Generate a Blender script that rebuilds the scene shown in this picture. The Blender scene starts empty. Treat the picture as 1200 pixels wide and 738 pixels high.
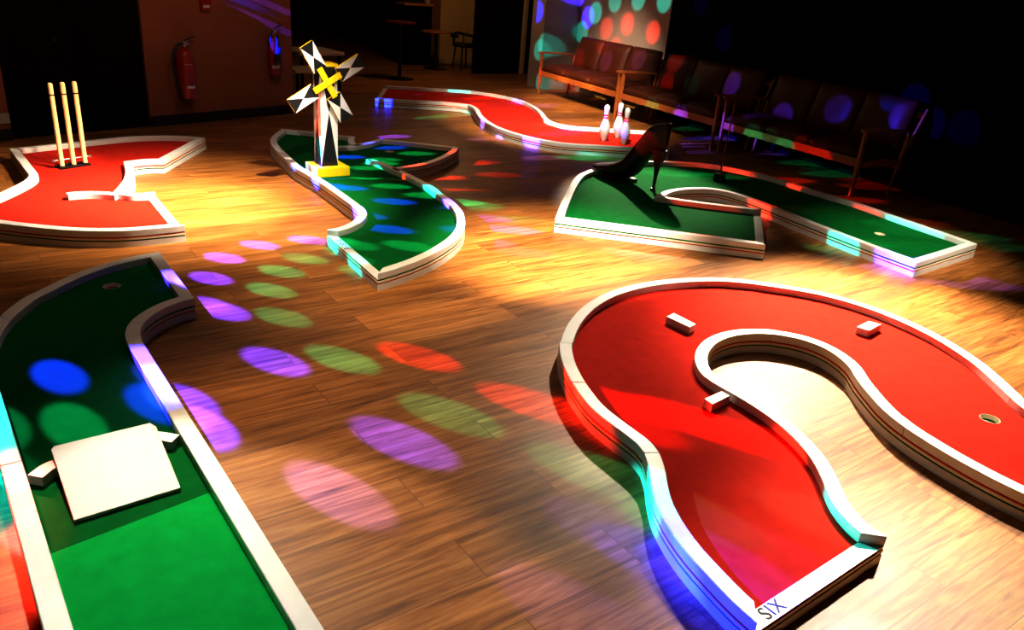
import bpy, bmesh, math, random
from mathutils import Vector, Matrix
from mathutils.geometry import tessellate_polygon

random.seed(7)
SC = bpy.context.scene
COL = SC.collection
PI = math.pi
Z_LOW, Z_F1, Z_DECK, Z_FELT, Z_RAIL = .036, .0445, .0565, .065, .105
RAIL_W = .060
Z_REST = Z_FELT + .0008          # things stand a hair above the felt

# ------------------------------------------------------------------ materials
def nt(name):
    m = bpy.data.materials.new(name); m.use_nodes = True
    t = m.node_tree; return m, t.nodes, t.links, t.nodes['Principled BSDF']

def ramp(n, l, fac, stops):
    r = n.new('ShaderNodeValToRGB'); e = r.color_ramp.elements
    while len(e) < len(stops): e.new(.5)
    for i, (p, c) in enumerate(stops): e[i].position = p; e[i].color = (*c, 1)
    l.new(fac, r.inputs[0]); return r.outputs[0]

def noise(n, l, scale, detail=4, vec=None, rough=.55):
    t = n.new('ShaderNodeTexNoise'); t.inputs['Scale'].default_value = scale
    t.inputs['Detail'].default_value = detail; t.inputs['Roughness'].default_value = rough
    if vec is not None: l.new(vec, t.inputs['Vector'])
    return t.outputs['Fac']

def coords(n, l, scale=(1, 1, 1), kind='Object'):
    c = n.new('ShaderNodeTexCoord'); mp = n.new('ShaderNodeMapping')
    mp.inputs['Scale'].default_value = scale; l.new(c.outputs[kind], mp.inputs[0]); return mp.outputs[0]

def bump(n, l, h, b, s=.2, d=.002):
    k = n.new('ShaderNodeBump'); k.inputs['Strength'].default_value = s; k.inputs['Distance'].default_value = d
    l.new(h, k.inputs['Height']); l.new(k.outputs[0], b.inputs['Normal'])

def mat_var(name, c0, c1, rough=.5, scale=6, metal=0, bs=.1, bscale=None, stretch=(1, 1, 1), spec=.5, sheen=0):
    m, n, l, b = nt(name)
    v = coords(n, l, stretch)
    f = noise(n, l, scale, 5, v)
    l.new(ramp(n, l, f, [(.3, c0), (.7, c1)]), b.inputs['Base Color'])
    b.inputs['Roughness'].default_value = rough; b.inputs['Metallic'].default_value = metal
    b.inputs['Specular IOR Level'].default_value = spec
    b.inputs['Sheen Weight'].default_value = sheen
    if bs: bump(n, l, noise(n, l, bscale or scale * 8, 3, v), b, bs)
    return m

M = {}
M['white'] = mat_var('white_paint', (.66, .635, .60), (.73, .71, .68), .42, 9, bs=.06)
M['board'] = mat_var('white_board', (.46, .445, .41), (.50, .485, .45), .5, 7, bs=.04)
M['ply'] = mat_var('cream_plywood_edge', (.70, .58, .40), (.82, .72, .55), .6, 22, bs=.1, stretch=(1, 1, 8))
M['red_felt'] = mat_var('red_felt', (.43, .019, .0085), (.51, .025, .011), .95, 14, bs=.25, bscale=420, spec=.08)
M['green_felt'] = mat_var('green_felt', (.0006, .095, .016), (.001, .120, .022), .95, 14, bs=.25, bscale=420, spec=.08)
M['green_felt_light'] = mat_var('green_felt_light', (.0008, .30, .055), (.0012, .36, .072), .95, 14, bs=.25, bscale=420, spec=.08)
M['red_felt_dark'] = mat_var('red_felt_dark', (.46, .007, .002), (.54, .012, .004), .95, 14, bs=.25, bscale=420, spec=.08)
M['ink'] = mat_var('letter_ink', (.02, .018, .02), (.035, .03, .032), .7, 30, bs=0)
M['yellow'] = mat_var('yellow_paint', (.86, .60, .008), (.92, .66, .012), .5, 8, bs=.05)
M['black'] = mat_var('black_paint', (.006, .006, .007), (.012, .012, .014), .45, 8, bs=.05)
M['offwhite'] = mat_var('off_white_paint', (.70, .69, .68), (.78, .77, .75), .5, 8, bs=.05)
M['stump'] = mat_var('ash_wood', (.88, .60, .27), (.96, .72, .38), .45, 30, bs=.1, stretch=(1, 1, .06))
M['groove'] = mat_var('dark_groove', (.10, .035, .01), (.14, .05, .015), .7, 8, bs=0)
M['dark_metal'] = mat_var('dark_metal', (.02, .02, .02), (.045, .045, .045), .4, 12, metal=.8, bs=.05)
M['steel'] = mat_var('bright_steel', (.62, .60, .58), (.72, .71, .70), .3, 12, metal=.9, bs=.03)
M['pin_white'] = mat_var('pin_white', (.34, .325, .31), (.38, .365, .35), .22, 5, bs=.02)
M['pin_red'] = mat_var('pin_red', (.72, .02, .015), (.80, .03, .02), .3, 5, bs=0)
M['shoe'] = mat_var('black_patent', (.010, .0015, .0015), (.018, .003, .003), .38, 5, bs=.04, spec=.3)
M['ext_red'] = mat_var('extinguisher_red', (.30, .010, .006), (.36, .014, .008), .28, 6, bs=.02)
M['ext_black'] = mat_var('black_rubber', (.008, .008, .008), (.015, .015, .015), .5, 10, bs=.05)
M['label'] = mat_var('paper_label', (.62, .60, .56), (.72, .70, .66), .6, 30, bs=0)
M['blue_label'] = mat_var('blue_label', (.02, .05, .35), (.03, .07, .45), .5, 20, bs=0)
M['wall_brown'] = mat_var('brown_wall_paint', (.27, .085, .028), (.31, .10, .034), .75, 2.5, bs=.08, bscale=60)
M['wall_grey'] = mat_var('grey_wall_paint', (.30, .25, .22), (.35, .29, .26), .75, 2.5, bs=.08, bscale=60)
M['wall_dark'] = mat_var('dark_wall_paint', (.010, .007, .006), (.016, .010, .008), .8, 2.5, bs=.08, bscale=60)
M['curtain'] = mat_var('black_curtain', (.0012, .0012, .002), (.002, .002, .003), .95, 3, bs=.1, bscale=80, spec=.1)
M['door_dark'] = mat_var('dark_door', (.005, .0012, .001), (.008, .002, .0015), .9, 6, bs=.06, stretch=(1, 1, .2), spec=.08)
M['skirting'] = mat_var('black_skirting', (.006, .005, .004), (.010, .008, .007), .5, 6, bs=.02)
M['beige'] = mat_var('beige_panel', (.62, .41, .12), (.68, .46, .15), .6, 3, bs=.05)
M['col_brown'] = mat_var('brown_column', (.20, .075, .022), (.25, .095, .03), .6, 6, bs=.05)
M['cream'] = mat_var('cream_trim', (.55, .40, .22), (.62, .47, .28), .55, 6, bs=.05)
M['leather'] = mat_var('brown_leather', (.050, .011, .004), (.072, .017, .0065), .48, 7, bs=.22, bscale=70, spec=.18)
M['teak'] = mat_var('teak_wood', (.30, .085, .02), (.42, .135, .035), .4, 14, bs=.08, stretch=(1, .15, 1))
M['table_wood'] = mat_var('orange_table_wood', (.42, .16, .05), (.52, .21, .07), .35, 10, bs=.05)
M['pale_wood'] = mat_var('pale_table_wood', (.55, .42, .28), (.63, .50, .35), .5, 10, bs=.05)
M['red_vinyl'] = mat_var('red_vinyl', (.12, .010, .008), (.16, .013, .010), .4, 10, bs=.05)
M['ceiling'] = mat_var('dark_ceiling', (.02, .018, .016), (.03, .026, .024), .9, 2, bs=.05)
M['plastic'] = mat_var('socket_plastic', (.50, .46, .40), (.56, .52, .46), .4, 10, bs=0)

def floor_mat():
    m, n, l, b = nt('wood_plank_floor')
    v = coords(n, l)
    br = n.new('ShaderNodeTexBrick'); l.new(v, br.inputs['Vector'])
    br.offset = .37; br.offset_frequency = 2; br.squash = 1; br.squash_frequency = 1
    for k, x in (('Scale', 1), ('Mortar Size', .0017), ('Mortar Smooth', .3), ('Bias', 0), ('Brick Width', 1.22), ('Row Height', .192)):
        br.inputs[k].default_value = x
    br.inputs['Color1'].default_value = (0, 0, 0, 1); br.inputs['Color2'].default_value = (1, 1, 1, 1)
    br.inputs['Mortar'].default_value = (.5, .5, .5, 1)
    sep = n.new('ShaderNodeSeparateXYZ'); l.new(v, sep.inputs[0])
    # every plank gets its own slice of the grain
    add = n.new('ShaderNodeMath'); add.operation = 'MULTIPLY'; l.new(br.outputs['Color'], add.inputs[0]); add.inputs[1].default_value = 17.0
    comb = n.new('ShaderNodeCombineXYZ')
    mx = n.new('ShaderNodeMath'); mx.operation = 'MULTIPLY'; mx.inputs[1].default_value = 1.6; l.new(sep.outputs[0], mx.inputs[0])
    my = n.new('ShaderNodeMath'); my.operation = 'MULTIPLY'; my.inputs[1].default_value = 22; l.new(sep.outputs[1], my.inputs[0])
    l.new(mx.outputs[0], comb.inputs[0]); l.new(my.outputs[0], comb.inputs[1]); l.new(add.outputs[0], comb.inputs[2])
    g1 = n.new('ShaderNodeTexNoise'); g1.inputs['Scale'].default_value = 1.5; g1.inputs['Detail'].default_value = 7
    g1.inputs['Roughness'].default_value = .62; g1.inputs['Distortion'].default_value = .8; l.new(comb.outputs[0], g1.inputs['Vector'])
    grain = ramp(n, l, g1.outputs['Fac'], [(.28, (.100, .033, .007)), (.45, (.265, .100, .021)), (.62, (.41, .178, .050)), (.78, (.50, .245, .085))])
    tone = ramp(n, l, br.outputs['Color'], [(0, (.72, .70, .68)), (.5, (.95, .95, .95)), (1, (1.18, 1.16, 1.12))])
    mul = n.new('ShaderNodeMix'); mul.data_type = 'RGBA'; mul.blend_type = 'MULTIPLY'; mul.inputs['Factor'].default_value = 1
    l.new(grain, mul.inputs['A']); l.new(tone, mul.inputs['B'])
    gap = n.new('ShaderNodeMix'); gap.data_type = 'RGBA'; l.new(br.outputs['Fac'], gap.inputs['Factor'])
    l.new(mul.outputs['Result'], gap.inputs['A']); gap.inputs['B'].default_value = (.13, .052, .015, 1)
    l.new(gap.outputs['Result'], b.inputs['Base Color'])
    rr = ramp(n, l, noise(n, l, 2.2, 4, v), [(.3, (.42, .42, .42)), (.7, (.54, .54, .54))])
    l.new(rr, b.inputs['Roughness'])
    b.inputs['Specular IOR Level'].default_value = .36
    bump(n, l, g1.outputs['Fac'], b, .12, .002)
    return m
M['floor'] = floor_mat()

# ------------------------------------------------------------------ mesh helpers
class MB:
    """collects shapes for ONE mesh object"""
    def __init__(s): s.b = bmesh.new()
    def _add(s, verts, faces, mi=0):
        vs = [s.b.verts.new(v) for v in verts]
        for f in faces:
            try: fc = s.b.faces.new([vs[i] for i in f]); fc.material_index = mi
            except ValueError: pass
        return vs
    def box(s, c, size, rz=0, bev=0, mi=0, mat=None):
        hx, hy, hz = [x / 2 for x in size]
        t = bmesh.new(); bmesh.ops.create_cube(t, size=1)
        for v in t.verts: v.co = Vector((v.co.x * size[0], v.co.y * size[1], v.co.z * size[2]))
        if bev: bmesh.ops.bevel(t, geom=t.edges[:], offset=bev, segments=2, affect='EDGES', profile=.5)
        R = (mat or Matrix.Rotation(rz, 4, 'Z'))
        for v in t.verts: v.co = R @ v.co + Vector(c)
        s.merge(t, mi); return s
    def merge(s, t, mi=0):
        t.verts.ensure_lookup_table(); t.verts.index_update()
        s._add([v.co.copy() for v in t.verts], [[v.index for v in f.verts] for f in t.faces], mi); t.free()
    def lathe(s, prof, c=(0, 0, 0), n=24, mi=0, cap=True, mat=None):
        vs = []; k = len(prof)
        for j in range(n):
            a = 2 * PI * j / n
            for r, z in prof: vs.append(Vector((r * math.cos(a), r * math.sin(a), z)))
        if mat: vs = [mat @ v for v in vs]
        vs = [v + Vector(c) for v in vs]
        fs = [(j * k + i, ((j + 1) % n) * k + i, ((j + 1) % n) * k + i + 1, j * k + i + 1) for j in range(n) for i in range(k - 1)]
        if cap:
            fs.append([j * k for j in range(n)][::-1]); fs.append([j * k + k - 1 for j in range(n)])
        s._add(vs, fs, mi); return s
    def tube(s, pts, r, n=10, mi=0):
        pts = [Vector(p) for p in pts]; rs = r if isinstance(r, (list, tuple)) else [r] * len(pts)
        vs = []; up = Vector((0, 0, 1)); prev = None
        for i, p in enumerate(pts):
            t = (pts[min(i + 1, len(pts) - 1)] - pts[max(i - 1, 0)]).normalized()
            a = prev if prev is not None else (up if abs(t.z) < .9 else Vector((1, 0, 0)))
            x = (a - t * a.dot(t)).normalized(); y = t.cross(x); prev = x
            for j in range(n):
                q = 2 * PI * j / n; vs.append(p + (x * math.cos(q) + y * math.sin(q)) * rs[i])
        m = len(pts)
        fs = [(i * n + j, i * n + (j + 1) % n, (i + 1) * n + (j + 1) % n, (i + 1) * n + j) for i in range(m - 1) for j in range(n)]
        fs += [list(range(n))[::-1], [(m - 1) * n + j for j in range(n)]]
        s._add(vs, fs, mi); return s
    def prism(s, loops, z0, z1, mi=0):
        """flat polygon (outer loop + holes) pulled up from z0 to z1"""
        flat = [p for L in loops for p in L]
        tri = tessellate_polygon([[Vector((p[0], p[1], 0)) for p in L] for L in loops])
        N = len(flat)
        vs = [(p[0], p[1], z0) for p in flat] + [(p[0], p[1], z1) for p in flat]
        fs = []
        for a, b, c in tri:
            A, B, C = (Vector(flat[i][:2]) for i in (a, b, c))
            if (B - A).cross(C - A) < 0: a, c = c, a
            fs.append((a + N, b + N, c + N)); fs.append((c, b, a))
        o = 0
        for L in loops:
            k = len(L)
            for i in range(k):
                j = (i + 1) % k; fs.append((o + i, o + j, o + j + N, o + i + N))
            o += k
        s._add(vs, fs, mi); return s
    def strip(s, A, B, z0, z1, mi=0):
        """solid bar between two equal-length plan polylines"""
        k = len(A)
        vs = [(p[0], p[1], z) for z in (z0, z1) for L in (A, B) for p in L]
        a0, b0, a1, b1 = 0, k, 2 * k, 3 * k
        fs = []
        for i in range(k - 1):
            fs += [(a1 + i, a1 + i + 1, b1 + i + 1, b1 + i), (a0 + i, b0 + i, b0 + i + 1, a0 + i + 1),
                   (a0 + i, a0 + i + 1, a1 + i + 1, a1 + i), (b0 + i, b1 + i, b1 + i + 1, b0 + i + 1)]
        for i in (0, k - 1): fs.append((a0 + i, a1 + i, b1 + i, b0 + i))
        s._add(vs, fs, mi); return s
    def build(s, name, mats, parent=None, smooth=False, bev=0, sub=0, weld=True):
        if weld: bmesh.ops.remove_doubles(s.b, verts=s.b.verts[:], dist=1e-5)
        bmesh.ops.recalc_face_normals(s.b, faces=s.b.faces[:])
        me = bpy.data.meshes.new(name); s.b.to_mesh(me); s.b.free()
        for m in (mats if isinstance(mats, (list, tuple)) else [mats]): me.materials.append(m)
        o = bpy.data.objects.new(name, me); COL.objects.link(o)
        if smooth:
            for p in me.polygons: p.use_smooth = True
            if smooth != 'all':
                bm = bmesh.new(); bm.from_mesh(me)
                for e in bm.edges:
                    if len(e.link_faces) == 2 and e.calc_face_angle(0) > math.radians(35): e.smooth = False
                bm.to_mesh(me); bm.free()
        if bev:
            d = o.modifiers.new('bevel', 'BEVEL'); d.width = bev; d.segments = 2; d.limit_method = 'ANGLE'; d.angle_limit = math.radians(40)
        if sub:
            d = o.modifiers.new('sub', 'SUBSURF'); d.levels = d.render_levels = sub
        if parent is not None: o.parent = parent
        return o

def empty(name, loc=(0, 0, 0), rz=0):
    o = bpy.data.objects.new(name, None); COL.objects.link(o)
    o.location = loc; o.rotation_euler = (0, 0, rz); o.empty_display_size = .1
    return o

def tag(o, label, cat, group=None):
    o['label'] = label; o['category'] = cat
    if group: o['group'] = group
    return o

def structure(o): o['kind'] = 'structure'; return o

def copy_tree(o, parent=None):
    c = o.copy(); COL.objects.link(c)
    if parent is not None: c.parent = parent
    for ch in list(o.children): copy_tree(ch, c)
    return c

# ------------------------------------------------------------------ plan curves
V2 = lambda p: Vector((p[0], p[1]))
def spline(pts, n=7):
    P = [V2(p) for p in pts]
    if len(P) < 3: return P
    E = [P[0] * 2 - P[1]] + P + [P[-1] * 2 - P[-2]]
    out = []
    for i in range(1, len(E) - 2):
        p0, p1, p2, p3 = E[i - 1:i + 3]
        t0 = 0; t1 = t0 + max((p1 - p0).length, 1e-4) ** .5; t2 = t1 + max((p2 - p1).length, 1e-4) ** .5; t3 = t2 + max((p3 - p2).length, 1e-4) ** .5
        for k in range(n):
            t = t1 + (t2 - t1) * k / n
            a1 = p0 * ((t1 - t) / (t1 - t0)) + p1 * ((t - t0) / (t1 - t0))
            a2 = p1 * ((t2 - t) / (t2 - t1)) + p2 * ((t - t1) / (t2 - t1))
            a3 = p2 * ((t3 - t) / (t3 - t2)) + p3 * ((t - t2) / (t3 - t2))
            b1 = a1 * ((t2 - t) / (t2 - t0)) + a2 * ((t - t0) / (t2 - t0))
            b2 = a2 * ((t3 - t) / (t3 - t1)) + a3 * ((t - t1) / (t3 - t1))
            out.append(b1 * ((t2 - t) / (t2 - t1)) + b2 * ((t - t1) / (t2 - t1)))
    out.append(P[-1]); return out

def smooth_pts(L, it=4):
    for _ in range(it):
        L = [L[0]] + [(L[i - 1] + L[i] * 2 + L[i + 1]) / 4 for i in range(1, len(L) - 1)] + [L[-1]]
    return L

def offset(L, d):
    """move a polyline to the right of its travel by d"""
    out = []
    for i in range(len(L)):
        t = (L[min(i + 1, len(L) - 1)] - L[max(i - 1, 0)]).normalized()
        out.append(L[i] + Vector((t.y, -t.x)) * d)
    return out

def meet(p, d, q, e):
    den = d.x * e.y - d.y * e.x
    if abs(den) < .12: return None
    w = q - p; return p + d * ((w.x * e.y - w.y * e.x) / den)

def join_ends(A, B, corner):
    """bring the end of A and the start of B to one point"""
    pa, pb = A[-1], B[0]
    x = None
    if corner:
        x = meet(pa, (A[-1] - A[-2]).normalized(), pb, (B[1] - B[0]).normalized())
        if x is not None and ((x - pa).length > .2 or (x - pb).length > .2): x = None
    if x is None: x = (pa + pb) / 2
    for L, at_end in ((A, True), (B, False)):
        # drop points that would fold back past the meeting point
        while len(L) > 2:
            if at_end:
                t = (L[-1] - L[-2]).normalized()
                if (x - L[-2]).dot(t) <= 0: L.pop()
                else: break
            else:
                t = (L[1] - L[0]).normalized()
                if (L[1] - x).dot(t) <= 0: L.pop(0)
                else: break
    A[-1] = x.copy(); B[0] = x.copy()

def resample(L, n):
    d = [0]
    for i in range(1, len(L)): d.append(d[-1] + (L[i] - L[i - 1]).length)
    out = []; j = 0
    for k in range(n):
        t = d[-1] * k / (n - 1)
        while j < len(L) - 2 and d[j + 1] < t: j += 1
        f = (t - d[j]) / max(d[j + 1] - d[j], 1e-9); out.append(L[j].lerp(L[j + 1], min(max(f, 0), 1)))
    return out

def inset_loop(L, d):
    out = []; k = len(L)
    for i in range(k):
        t = (L[(i + 1) % k] - L[i - 1])
        t = t.normalized() if t.length > 1e-6 else Vector((1, 0))
        out.append(L[i] + Vector((t.y, -t.x)) * d)
    return out

def clean(L):
    out = []
    for p in L:
        if not out or (p - out[-1]).length > 2e-3: out.append(p)
    if (out[0] - out[-1]).length < 2e-3: out.pop()
    return out

def circle(c, r, n=28): return [Vector((c[0] + r * math.cos(-2 * PI * i / n), c[1] + r * math.sin(-2 * PI * i / n))) for i in range(n)]

def text_mesh(word, size):
    cu = bpy.data.curves.new('lettering', 'FONT'); cu.body = word; cu.size = size; cu.extrude = .0006; cu.space_character = 1.08
    o = bpy.data.objects.new('lettering', cu); COL.objects.link(o)
    dg = bpy.context.evaluated_depsgraph_get(); me = bpy.data.meshes.new_from_object(o.evaluated_get(dg))
    bpy.data.objects.remove(o); bpy.data.curves.remove(cu)
    me.materials.clear(); me.materials.append(M['ink']); return me

# plan of every course: (measured edge, kind, joint, splits, straight, points in metres)
COURSES = {
 'green_two': [
   ('o', 'rail', 'c', [], 1, [(0.878, 4.428), (0.871, 3.691)]) ,
   ('o', 'rail', 'c', [0.62], 0, [(0.871, 3.691), (0.811, 3.677), (0.745, 3.647), (0.684, 3.601), (0.63, 3.545), (0.588, 3.477), (0.564, 3.403), (0.554, 3.316)]) ,
   ('o', 'rail', 's', [], 1, [(0.554, 3.316), (0.577, 1.429), (0.581, 1.151)]) ,
   ('o', 'rail', 'c', [], 1, [(0.581, 1.151), (0.007, 1.503)]) ,
   ('o', 'rail', 'c', [], 1, [(0.007, 1.503), (-0.001, 1.774), (-0.023, 2.576)]) ,
   ('o', 'rail', 's', [0.55], 0, [(-0.023, 2.576), (-0.032, 2.896), (-0.04, 3.188), (-0.03, 3.419), (0.02, 3.679), (0.081, 3.828), (0.129, 3.916), (0.201, 4.025), (0.248, 4.068), (0.333, 4.155), (0.428, 4.241), (0.523, 4.304), (0.621, 4.357), (0.736, 4.398), (0.878, 4.428)]) ,
 ],
 'red_stumps': [
   ('o', 'rail', 'c', [0.5], 0, [(0.428, 7.254), (0.762, 7.365), (0.977, 7.432), (1.131, 7.479), (1.362, 7.541), (1.587, 7.524), (1.789, 7.46), (1.943, 7.347)]) ,
   ('o', 'rail', 'c', [], 1, [(1.938, 7.329), (1.408, 6.566)]) ,
   ('o', 'rail', 'c', [], 0, [(1.408, 6.566), (1.297, 6.594), (1.177, 6.562)]) ,
   ('o', 'rail', 'c', [], 0, [(1.177, 6.562), (1.15, 6.367), (1.114, 6.185), (1.065, 6.017), (1.015, 5.883), (0.959, 5.747)]) ,
   ('o', 'rail', 'c', [], 0, [(0.954, 5.725), (0.996, 5.669), (1.063, 5.654), (1.144, 5.673)]) ,
   ('o', 'tee', 'c', [], 1, [(1.144, 5.673), (1.125, 4.863)]) ,
   ('o', 'rail', 'c', [0.35], 0, [(1.161, 4.857), (1.08, 4.847), (0.975, 4.848), (0.823, 4.859), (0.721, 4.885), (0.541, 4.964), (0.411, 5.057), (0.284, 5.164), (0.199, 5.244), (0.102, 5.344), (0.024, 5.437)]) ,
   ('o', 'rail', 'c', [], 0, [(0.024, 5.437), (-0.002, 5.511), (0.019, 5.588)]) ,
   ('o', 'rail', 's', [], 0, [(0.019, 5.588), (0.105, 5.725), (0.257, 5.94), (0.38, 6.138), (0.436, 6.25), (0.462, 6.347), (0.463, 6.424)]) ,
   ('o', 'rail', 'c', [], 1, [(0.463, 6.424), (0.445, 6.705), (0.428, 7.254)]) ,
 ],
 'green_mill': [
   ('o', 'rail', 'c', [], 0, [(2.739, 7.606), (2.982, 7.398), (3.164, 7.196), (3.293, 7.087)]) ,
   ('o', 'rail', 'c', [], 0, [(3.293, 7.087), (3.218, 6.96), (3.169, 6.84), (3.161, 6.764)]) ,
   ('o', 'rail', 'c', [], 0, [(3.161, 6.764), (3.292, 6.822), (3.44, 6.925), (3.491, 6.95)]) ,
   ('o', 'rail', 'c', [], 1, [(3.491, 6.95), (3.787, 6.634), (4.047, 6.399)]) ,
   ('o', 'rail', 'c', [], 0, [(4.047, 6.399), (3.944, 6.263), (3.793, 6.128), (3.611, 5.986), (3.399, 5.863), (3.231, 5.805), (3.078, 5.777)]) ,
   ('o', 'rail', 'c', [0.5], 0, [(3.078, 5.777), (3.073, 5.518), (3.067, 5.206), (3.019, 4.952), (2.983, 4.73), (2.906, 4.494), (2.805, 4.307), (2.69, 4.139), (2.547, 3.998), (2.398, 3.889), (2.259, 3.803), (2.109, 3.729), (1.98, 3.683), (1.863, 3.649), (1.821, 3.643)]) ,
   ('o', 'tee', 'c', [], 1, [(1.821, 3.643), (1.874, 4.443)]) ,
   ('i', 'rail', 'c', [], 0, [(1.881, 4.402), (1.993, 4.429), (2.079, 4.479), (2.16, 4.547), (2.235, 4.64), (2.265, 4.697), (2.294, 4.779), (2.308, 4.883)]) ,
   ('i', 'rail', 's', [0.5], 0, [(2.308, 4.883), (2.33, 5.224), (2.348, 5.604), (2.344, 6.065), (2.372, 6.299), (2.432, 6.763), (2.484, 7.009), (2.541, 7.158), (2.614, 7.294), (2.718, 7.451)]) ,
 ],
 'red_pins': [
   ('o', 'rail', 'c', [0.45], 0, [(5.206, 10.285), (5.672, 10.041), (6.023, 9.897), (6.302, 9.718), (6.483, 9.439), (6.583, 9.011), (6.549, 8.695), (6.389, 8.222), (6.196, 7.848), (6.001, 7.509), (5.951, 7.302), (5.982, 7.124), (6.15, 7.006), (6.277, 6.928), (6.628, 6.73), (6.886, 6.602)]) ,
   ('o', 'rail', 'c', [], 1, [(6.886, 6.602), (6.185, 5.658)]) ,
   ('i', 'rail', 'c', [0.4], 0, [(6.154, 5.828), (5.894, 5.945), (5.666, 6.093), (5.467, 6.198), (5.263, 6.331), (5.14, 6.568), (5.074, 6.897), (5.085, 7.246), (5.2, 7.653), (5.344, 7.981), (5.468, 8.21), (5.562, 8.418), (5.599, 8.616)]) ,
   ('i', 'rail', 's', [], 0, [(5.599, 8.616), (5.513, 8.758), (5.337, 8.899), (4.997, 9.045), (4.8, 9.141), (4.654, 9.237)]) ,
   ('o', 'tee', 'c', [], 1, [(4.557, 9.248), (5.206, 10.285)]) ,
 ],
 'green_shoe': [
   ('o', 'rail', 'c', [0.28, 0.62], 0, [(3.45, 4.139), (3.699, 4.396), (4.036, 4.729), (4.358, 5.032), (4.558, 5.179), (4.795, 5.281), (5.026, 5.349), (5.316, 5.392), (5.591, 5.381), (5.738, 5.332), (6.001, 5.201), (6.108, 5.11), (6.234, 4.946), (6.297, 4.734), (6.342, 4.517), (6.333, 4.268), (6.294, 3.936), (6.301, 3.52), (6.224, 3.158), (6.161, 2.741), (6.106, 2.45)]) ,
   ('o', 'rail', 'c', [], 1, [(6.106, 2.45), (5.171, 2.403)]) ,
   ('o', 'rail', 'c', [0.52], 0, [(5.171, 2.403), (5.205, 2.765), (5.248, 3.068), (5.33, 3.583), (5.37, 3.776), (5.4, 4.048), (5.385, 4.242), (5.309, 4.347), (5.092, 4.41), (4.883, 4.388), (4.739, 4.32)]) ,
   ('o', 'rail', 'c', [], 0, [(4.718, 4.299), (4.892, 4.083), (5.174, 3.799), (5.232, 3.732)]) ,
   ('o', 'tee', 'c', [], 1, [(5.232, 3.732), (4.463, 3.091)]) ,
   ('o', 'rail', 'c', [0.5], 1, [(4.463, 3.091), (4.328, 3.224), (4.159, 3.42), (3.921, 3.678), (3.668, 3.933), (3.45, 4.139)]) ,
 ],
 'red_six': [
   ('o', 'rail', 's', [0.4], 0, [(2.188, 2.495), (2.258, 2.565), (2.401, 2.683), (2.607, 2.807), (2.833, 2.888), (3.06, 2.917), (3.303, 2.896), (3.515, 2.833), (3.615, 2.789), (3.743, 2.702), (3.845, 2.595), (4.0, 2.408), (4.094, 2.189), (4.12, 1.943), (4.08, 1.68), (3.958, 1.402), (3.848, 1.249), (3.731, 1.106)]) ,
   ('o', 'rail', 's', [], 0, [(3.731, 1.106), (3.659, 0.999), (3.651, 0.886), (3.711, 0.764)]) ,
   ('o', 'rail', 'c', [], 1, [(3.711, 0.764), (3.112, 0.48)]) ,
   ('i', 'rail', 'c', [0.45], 0, [(3.052, 0.524), (3.011, 0.628), (2.978, 0.784), (2.981, 0.956), (2.998, 1.084), (3.025, 1.207), (3.074, 1.33), (3.158, 1.456), (3.243, 1.567), (3.315, 1.645), (3.373, 1.75), (3.403, 1.887), (3.369, 2.026), (3.272, 2.141)]) ,
   ('i', 'rail', 's', [], 0, [(3.272, 2.141), (3.175, 2.195), (3.045, 2.228), (2.882, 2.214), (2.749, 2.157), (2.679, 2.107), (2.609, 2.036), (2.561, 1.959), (2.545, 1.888), (2.543, 1.812)]) ,
   ('i', 'rail', 's', [], 0, [(2.543, 1.812), (2.544, 1.748), (2.524, 1.556), (2.483, 1.421), (2.428, 1.309), (2.373, 1.232), (2.29, 1.138)]) ,
   ('i', 'rail', 's', [], 0, [(2.29, 1.138), (2.246, 1.086), (2.205, 1.014), (2.183, 0.945), (2.183, 0.902)]) ,
   ('o', 'tee', 'c', [], 1, [(2.232, 0.882), (1.583, 0.861)]) ,
   ('i', 'rail', 'c', [], 0, [(1.628, 0.888), (1.632, 0.945), (1.65, 1.05), (1.674, 1.16), (1.717, 1.277), (1.764, 1.366), (1.826, 1.448), (1.884, 1.517), (1.936, 1.596)]) ,
   ('i', 'rail', 's', [0.6], 0, [(1.936, 1.596), (1.962, 1.676), (1.967, 1.79), (1.977, 1.937), (2.006, 2.041), (2.066, 2.197), (2.145, 2.343), (2.237, 2.471)]) ,
 ],
}

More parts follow.
